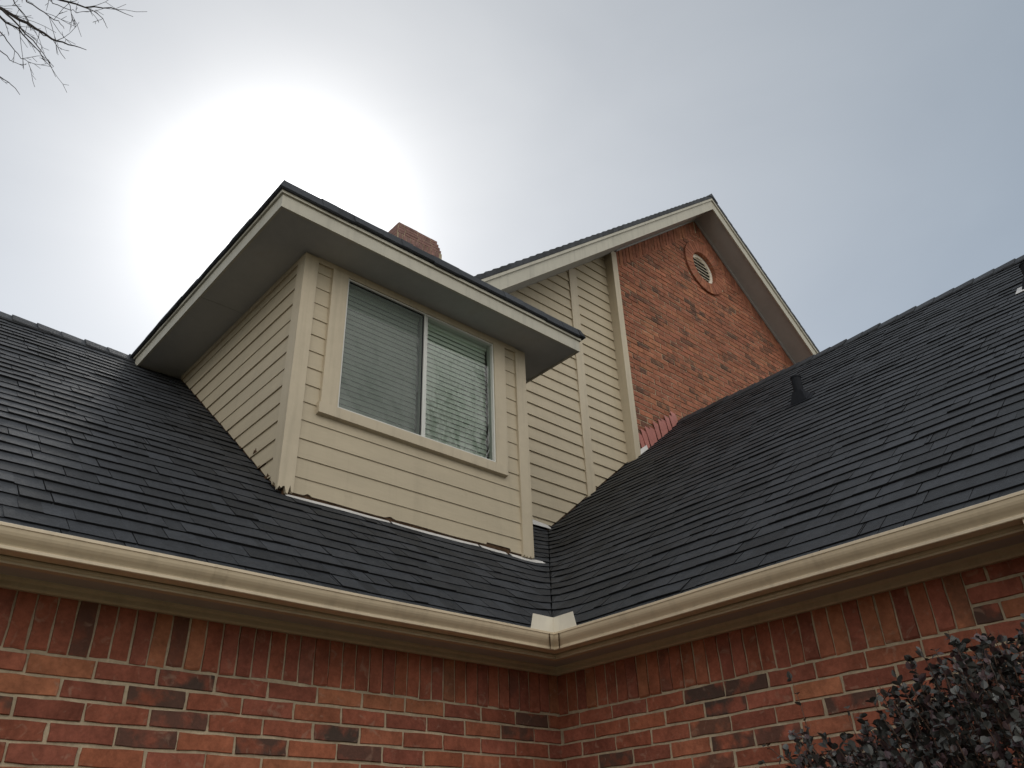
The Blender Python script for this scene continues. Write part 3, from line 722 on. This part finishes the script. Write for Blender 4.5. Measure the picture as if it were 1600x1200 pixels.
# gable roof
mb = MB(); YF = YB - OG
def rakeslab(d0, d1, y0, y1, mi, xl=XG0 - .5, xr=XG1 + .5, mbx=None):
    t = mbx or mb
    for xs in ((xl, XA), (XA, xr)):
        A = [(xs[0], y0, rake(xs[0]) - d0), (xs[1], y0, rake(xs[1]) - d0), (xs[1], y0, rake(xs[1]) - d1), (xs[0], y0, rake(xs[0]) - d1)]
        t.prism(A, [(p[0], y1, p[2]) for p in A], mi)
rakeslab(-.022, .035, YF - .004, 9.0, 0)
# shingle ends along the rakes
random.seed(9)
for sgn in (-1, 1):
    s = 0.0; lmax = 5.6
    while s < lmax:
        e = s + EX * .77; t0 = random.uniform(.0, .004)
        xa_, xb_ = XA + sgn * s, XA + sgn * (e + .03)
        A = [(xa_, YF - .024 - random.uniform(0, .008), rake(xa_) + .024), (xb_, YF - .026, rake(xb_) + .044 + t0), (xb_, YF - .026, rake(xb_) - .030), (xa_, YF - .024, rake(xa_) - .034)]
        mb.prism(A, [(p[0], YF + .3, p[2]) for p in A], 0); s = e
mb.prism([(XA - .14, YF - .035, ZA - .14 * SL + .04), (XA, YF - .035, ZA + .058), (XA + .14, YF - .035, ZA - .14 * SL + .04), (XA, YF - .035, ZA - .012)],
         [(XA - .14, 9, ZA - .14 * SL + .04), (XA, 9, ZA + .058), (XA + .14, 9, ZA - .14 * SL + .04), (XA, 9, ZA - .012)], 0)
groof = mb.build('gable_roof', ['shingle'], house, label='shingled roof over the tall gable')
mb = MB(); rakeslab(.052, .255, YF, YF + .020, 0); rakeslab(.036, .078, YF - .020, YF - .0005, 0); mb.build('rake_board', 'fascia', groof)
mb = MB(); rakeslab(.215, .228, YF + .0205, YB + .03, 0); rakeslab(.2285, .2500, YB - .030, YB - .004, 0, xl=3.33); rakeslab(.2140, .2145, YB + .031, YG + .02, 0)
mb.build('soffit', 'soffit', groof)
# chimney
mb = MB(); cx0, cx1, cy0_, cy1_ = 1.66, 2.52, 4.6, 5.25
steps = [(8.93, 8.87, .085), (8.87, 8.81, .060), (8.81, 8.75, .035), (8.75, 8.69, .015), (8.69, 5.0, 0)]
for zt, zb, ins in steps:
    mb.box(cx0 + ins * .4, cx1 - ins, cy0_ + ins * .3, cy1_ - ins * .3, zb, zt, 0)
fnC = lambda s, z, o: (s, cy0_ - o, z); fnC2 = lambda s, z, o: (cx0 - o, s, z)
for row in range(9):
    zt = 8.69 - row * .25
    soldiers(mb, fnC, cx0 + .01, cx1 - .01, lambda s, zt=zt: zt - .006, .244, light=.05)
    soldiers(mb, fnC2, cy0_ + .01, cy1_ - .01, lambda s, zt=zt: zt - .006, .244, light=.05)
for zt, zb, ins in steps[:4]:
    f1 = lambda s, z, o, ii=ins: (s, cy0_ + ii * .3 - o, z); f2 = lambda s, z, o, ii=ins: (cx0 + ii * .4 - o, s, z)
    courses(mb, f1, cx0 + ins * .4, cx1 - ins, zt, zb + .005, ch=.06, light=.05); courses(mb, f2, cy0_ + ins * .3, cy1_ - ins * .3, zt, zb + .005, ch=.06, light=.05)
for i_, t_ in enumerate(mb.t):  # brick tints greyed towards mauve, putting sun haze into their colour
    if t_: mb.t[i_] = tuple(.35 * a + .65 * b for a, b in zip(t_, (.19, .14, .14))); mb.c[i_] = 0
ch = mb.build('chimney', ['mortar', 'brick'], house, label='square brick chimney behind the dormer roof')
mb = MB(); mb.box(cx0 + .15, cx1 - .2, cy0_ + .15, cy1_ - .15, 8.931, 8.95); mb.build('chimney_crown', 'mortar', ch)
# body of the house that closes it from behind
mb = MB()
mb.box(-7.0, 0.05, 6.6, 6.7, -EYE, 1.0); mb.box(-7.05, -7.001, 0.01, 6.6, -EYE, 1.05)
mb.box(8.3, 8.35, -6, 9, -EYE, 3.0); mb.box(.02, 8.3, -6.05, -6.001, -EYE, 1.05)
P = [(XG0, 1.0), (XG1, 1.0), (XG1, rake(XG1) - .1), (XA, ZA - .1), (XG0, rake(XG0) - .1)]
mb.prism([(a, 8.8, b) for a, b in P], [(a, 8.85, b) for a, b in P])
mb.build('rear_wall', 'siding', house)

# ------------------------------------------------------------------ ground
gm = bpy.data.meshes.new('ground'); gm.from_pydata([(-600, -600, 0), (600, -600, 0), (600, 600, 0), (-600, 600, 0)], [], [(0, 1, 2, 3)]); gm.materials.append(M['grass'])
go = bpy.data.objects.new('ground', gm); scene.collection.objects.link(go); go['kind'] = 'structure'
go.location = (0, 0, -.004)

# ------------------------------------------------------------------ shrub
random.seed(44)
sh = thing('shrub', 'dense dark purple leaved shrub against the brick wall at the right', 'shrub', (-.70, -2.75, 0))
C0 = Vector((-.66, -2.74, -.52)); RD = Vector((.62, 1.06, .95))
SO = (-.70, -2.75, 0)
lf = MB(); st = MB()
def leaf(mbx, p, dirv, nv, ln):
    dirv = dirv.normalized(); sdv = dirv.cross(nv).normalized(); up = sdv.cross(dirv).normalized(); wd = ln * random.uniform(.34, .46)
    prof = [(0, 0), (.22, .75), (.5, 1), (.78, .72), (1, 0)]
    mid = [p + dirv * ln * t + up * (-.10 * ln * t * t) for t, _ in prof]
    lft = [mid[i] + sdv * wd * prof[i][1] + up * wd * .28 * prof[i][1] for i in (1, 2, 3)]
    rgt = [mid[i] - sdv * wd * prof[i][1] + up * wd * .28 * prof[i][1] for i in (1, 2, 3)]
    pm = 1 if random.random() < .3 else 0
    i = len(mbx.v); mbx.v += [tuple(q) for q in mid + lft + rgt]
    for f in ((0, 1, 5), (1, 2, 6, 5), (2, 3, 7, 6), (3, 4, 7), (0, 8, 1), (1, 8, 9, 2), (2, 9, 10, 3), (3, 10, 4)):
        mbx.f.append(tuple(i + a for a in f)); mbx.m.append(pm); mbx.t.append(None); mbx.c.append(0)
def rnd(): 
    while True:
        v = Vector((random.uniform(-1, 1), random.uniform(-1, 1), random.uniform(-1, 1)))
        if .1 < v.length < 1: return v.normalized()
def sprig(p, dirv, length, nl, lsz):
    pts = [p]; q = p.copy(); dd = dirv.normalized()
    for i in range(5):
        dd = (dd + rnd() * .16 + Vector((0, 0, .05))).normalized(); q = q + dd * length / 5; pts.append(q.copy())
    st.tube([tuple(a) for a in pts], [.0028 - .0004 * i for i in range(len(pts))], 4)
    for i in range(nl):
        t = random.uniform(.1, 1) * 5; k = min(int(t), 4); b = pts[k].lerp(pts[k + 1], t - k)
        o = (rnd() + dd * .7).normalized(); leaf(lf, b, o, (Vector((0, 0, 1)) + rnd() * .7), lsz * random.uniform(.65, 1.15))
for i in range(3000):
    v = rnd()
    if v.z < -.55: v.z = -v.z
    lump = 1 + .16 * mnoise.noise(v * 2.6 + Vector((5, 1, 2))) + .07 * mnoise.noise(v * 7)
    p = C0 + Vector((v.x * RD.x, v.y * RD.y, v.z * RD.z)) * lump * random.choice([.94, .97, 1.0, .88, .80])
    if p.x > -.03: p.x = -.03 - random.random() * .05
    if p.z < -EYE + .05: continue
    sprig(p, v + Vector((0, 0, .35)), random.uniform(.09, .18), random.randint(9, 15), random.uniform(.024, .035))
# loose shoots standing out of the top
for (x, y, z, dx, dy, dz, ln) in ((-.72, -2.05, .30, -.1, .35, .9, .34), (-.62, -2.35, .34, .05, .3, 1, .26), (-.75, -1.95, .12, -.3, .6, .7, .22), (-.55, -2.15, .24, .1, .2, 1, .30), (-.78, -2.1, .2, -.2, .7, .8, .28)):
    sprig(Vector((x, y, z)), Vector((dx, dy, dz)), ln, 11, .030)
for i in range(16):
    v = rnd(); v.z = abs(v.z) + .3; q = C0 + Vector((v.x * RD.x, v.y * RD.y, v.z * RD.z)) * .75; b = Vector((-.70 + random.uniform(-.1, .1), -2.75 + random.uniform(-.15, .15), -EYE - .02))
    mm = b.lerp(q, .5) + rnd() * .08; st.tube([tuple(b), tuple(mm), tuple(q)], [.014, .009, .004], 6)
lf.build('foliage', ['leaf', 'leaf_purple'], sh, origin=SO); st.build('stem', 'twig', sh, origin=SO)

# ------------------------------------------------------------------ bare trees
def grow(mbx, p, d_, ln, r_, depth, spread=.55, up=.05, seg=5, minr=.0028):
    pts = [p]; q = p.copy(); dd = d_.normalized(); rr = [r_]
    n = 5
    for i in range(n):
        dd = (dd + rnd() * .13 + Vector((0, 0, up))).normalized(); q = q + dd * ln / n; pts.append(q.copy()); rr.append(max(minr, r_ * (1 - .5 * (i + 1) / n)))
    mbx.tube([tuple(a) for a in pts], rr, seg if r_ > .02 else 3)
    if depth == 0: return
    for k in range(random.choice([4, 5, 5, 6])):
        t = random.uniform(.25, 1) * n; i = min(int(t), n - 1); b = pts[i].lerp(pts[i + 1], t - i)
        nd = (dd + rnd() * spread * 1.3).normalized()
        grow(mbx, b, nd, ln * random.uniform(.45, .72), max(minr, rr[i] * random.uniform(.45, .6)), depth - 1, spread, up, seg)
    grow(mbx, pts[-1], (dd + rnd() * .2).normalized(), ln * .65, max(minr, rr[-1]), depth - 1, spread, up, seg)
CAMP = Vector((-3.73387, -3.74767, 0))
def ray(u, v, dist):
    dv = F + RT * ((u - 800) / 1290.97) + UP * ((600 - v) / 1290.97); return CAMP + dv.normalized() * dist
def bare_tree(base, label, height, seed, aim=None):
    random.seed(seed); t = thing('bare_tree', label, 'tree', (base[0], base[1], 0))
    b = Vector((base[0], base[1], -EYE - .1)); top = b + Vector((random.uniform(-.3, .3), random.uniform(-.3, .3), height * .42))
    tr = MB(); mid_ = b.lerp(top, .5) + Vector((.12, .08, 0))
    tr.tube([tuple(b), tuple(b + Vector((0, 0, .25))), tuple(mid_), tuple(top)], [.30, .22, .18, .15], 12)
    tr.build('trunk', 'bark', t, origin=(base[0], base[1], 0), smooth=True)
    cr = MB()
    return t, cr, top
# tree behind the left wing; its outer limbs reach into the picture's upper left corner
t1, cr, top = bare_tree((-7.4, 8.2), 'bare winter tree whose thin twigs hang in at the upper left sky', 15, 3)
for k in range(6):
    dv = Vector((math.cos(k * 1.05 + 2.2), math.sin(k * 1.05 + 2.2), random.uniform(.7, 1.3)))
    if dv.x > .5: dv.x *= .2
    grow(cr, top, dv, 3.2, .09, 3, .55, .08, 5, .006)
def limb(pix, dist0, dist1, r0, r1, kids=3, klen=.5, dense=1):
    n = len(pix); pts = [ray(u, v, dist0 + (dist1 - dist0) * i / (n - 1)) for i, (u, v) in enumerate(pix)]
    sm = []
    for i in range(n - 1):
        for j in range(3): sm.append(pts[i].lerp(pts[i + 1], j / 3) + rnd() * .012)
    sm.append(pts[-1]); rr = [r0 + (r1 - r0) * i / (len(sm) - 1) for i in range(len(sm))]
    cr.tube([tuple(a) for a in sm], rr, 5)
    for k in range(int(kids * .75)):
        i = random.randint(1, len(sm) - 2); dd = (sm[i + 1] - sm[i]).normalized()
        s2 = (dd + rnd() * .8).normalized(); ln = klen * random.uniform(.3, 1); q = [sm[i]]
        for j in range(4): s2 = (s2 + rnd() * .2).normalized(); q.append(q[-1] + s2 * ln / 4)
        cr.tube([tuple(a) for a in q], [max(.0030, rr[i] * .5), .0035, .003, .003, .0026], 3)
        if dense:
            for _ in range(2):
                jj = random.randint(1, 3); s3 = (s2 + rnd() * .8).normalized(); cr.tube([tuple(q[jj]), tuple(q[jj] + s3 * ln * .3)], [.003, .0024], 3)
A = 11.5
root = ray(-190, -70, A + 1)
limb([(-190, -70), (-90, -20), (0, 12), (45, 38), (80, 60), (105, 70), (135, 78)], A + 1, A, .030, .0035, 10, .7)
limb([(-60, -50), (0, 28), (28, 45), (52, 70), (78, 103)], A + 1, A + .4, .016, .003, 8, .5)
limb([(-60, -10), (0, 12), (30, 40), (60, 75), (84, 104)], A + .6, A - .3, .015, .003, 8, .5)
limb([(45, 38), (62, 50), (82, 62), (102, 92)], A + .4, A, .008, .0028, 5, .35)
limb([(-150, -60), (20, -30), (95, 1), (132, 10), (175, 13), (208, 26)], A + 1.2, A + .5, .020, .0028, 8, .6)
limb([(132, 10), (152, 22), (163, 32), (168, 44)], A + .6, A + .4, .006, .0026, 4, .3)
limb([(95, -5), (110, 10), (115, 38)], A + .8, A + .6, .006, .0026, 5, .35)
limb([(30, -30), (42, 3), (70, 20), (92, 34), (100, 45)], A, A - .4, .009, .0028, 6, .45)
limb([(10, -30), (22, 5), (45, 32), (48, 48)], A + .5, A + .3, .008, .0028, 6, .4)
limb([(-50, 0), (0, 50), (18, 72), (32, 90), (48, 99)], A + .7, A + .5, .008, .0028, 6, .4)
limb([(-60, 30), (0, 78), (16, 93), (36, 103)], A + .7, A + .5, .008, .0028, 4, .3)
limb([(-60, 75), (0, 119), (18, 132), (31, 148)], A + .9, A + .7, .008, .003, 2, .25)
limb([(70, -30), (82, 4), (110, 15), (122, 20)], A, A - .2, .007, .0026, 6, .35)
limb([(-190, -70), (-120, 20), (-60, 75)], A + 1, A + .9, .03, .010, 3, .6)
# join the aimed limbs to the trunk
for q, r_ in ((root, .035), (ray(-150, -60, A + 1.2), .024), (ray(-60, -50, A + 1), .018), (ray(-60, -10, A + .6), .016), (ray(30, -30, A), .010), (ray(10, -30, A + .5), .010), (ray(-50, 0, A + .7), .010), (ray(70, -30, A), .009), (ray(95, -5, A + .8), .008)):
    src = top if r_ > .03 else root
    mm = src.lerp(q, .5) + Vector((0, 0, .15)); cr.tube([tuple(src), tuple(mm), tuple(q)], [max(r_ * 1.9, .02), r_ * 1.4, r_], 6)
cr.build('crown', 'bark', t1, origin=(-7.4, 8.2, 0))
# tree across the garden, seen only mirrored in the window
t2, cr, top = bare_tree((7.4, -9.3), 'bare winter tree across the garden, mirrored in the dormer window', 20, 8)
for k in range(7):
    dv = Vector((math.cos(k * .9), math.sin(k * .9), random.uniform(.9, 1.6))); grow(cr, top, dv, 3.0, .050, 3, .6, .10, 4, .004)
cr.build('crown', 'bark', t2, origin=(7.4, -9.3, 0))
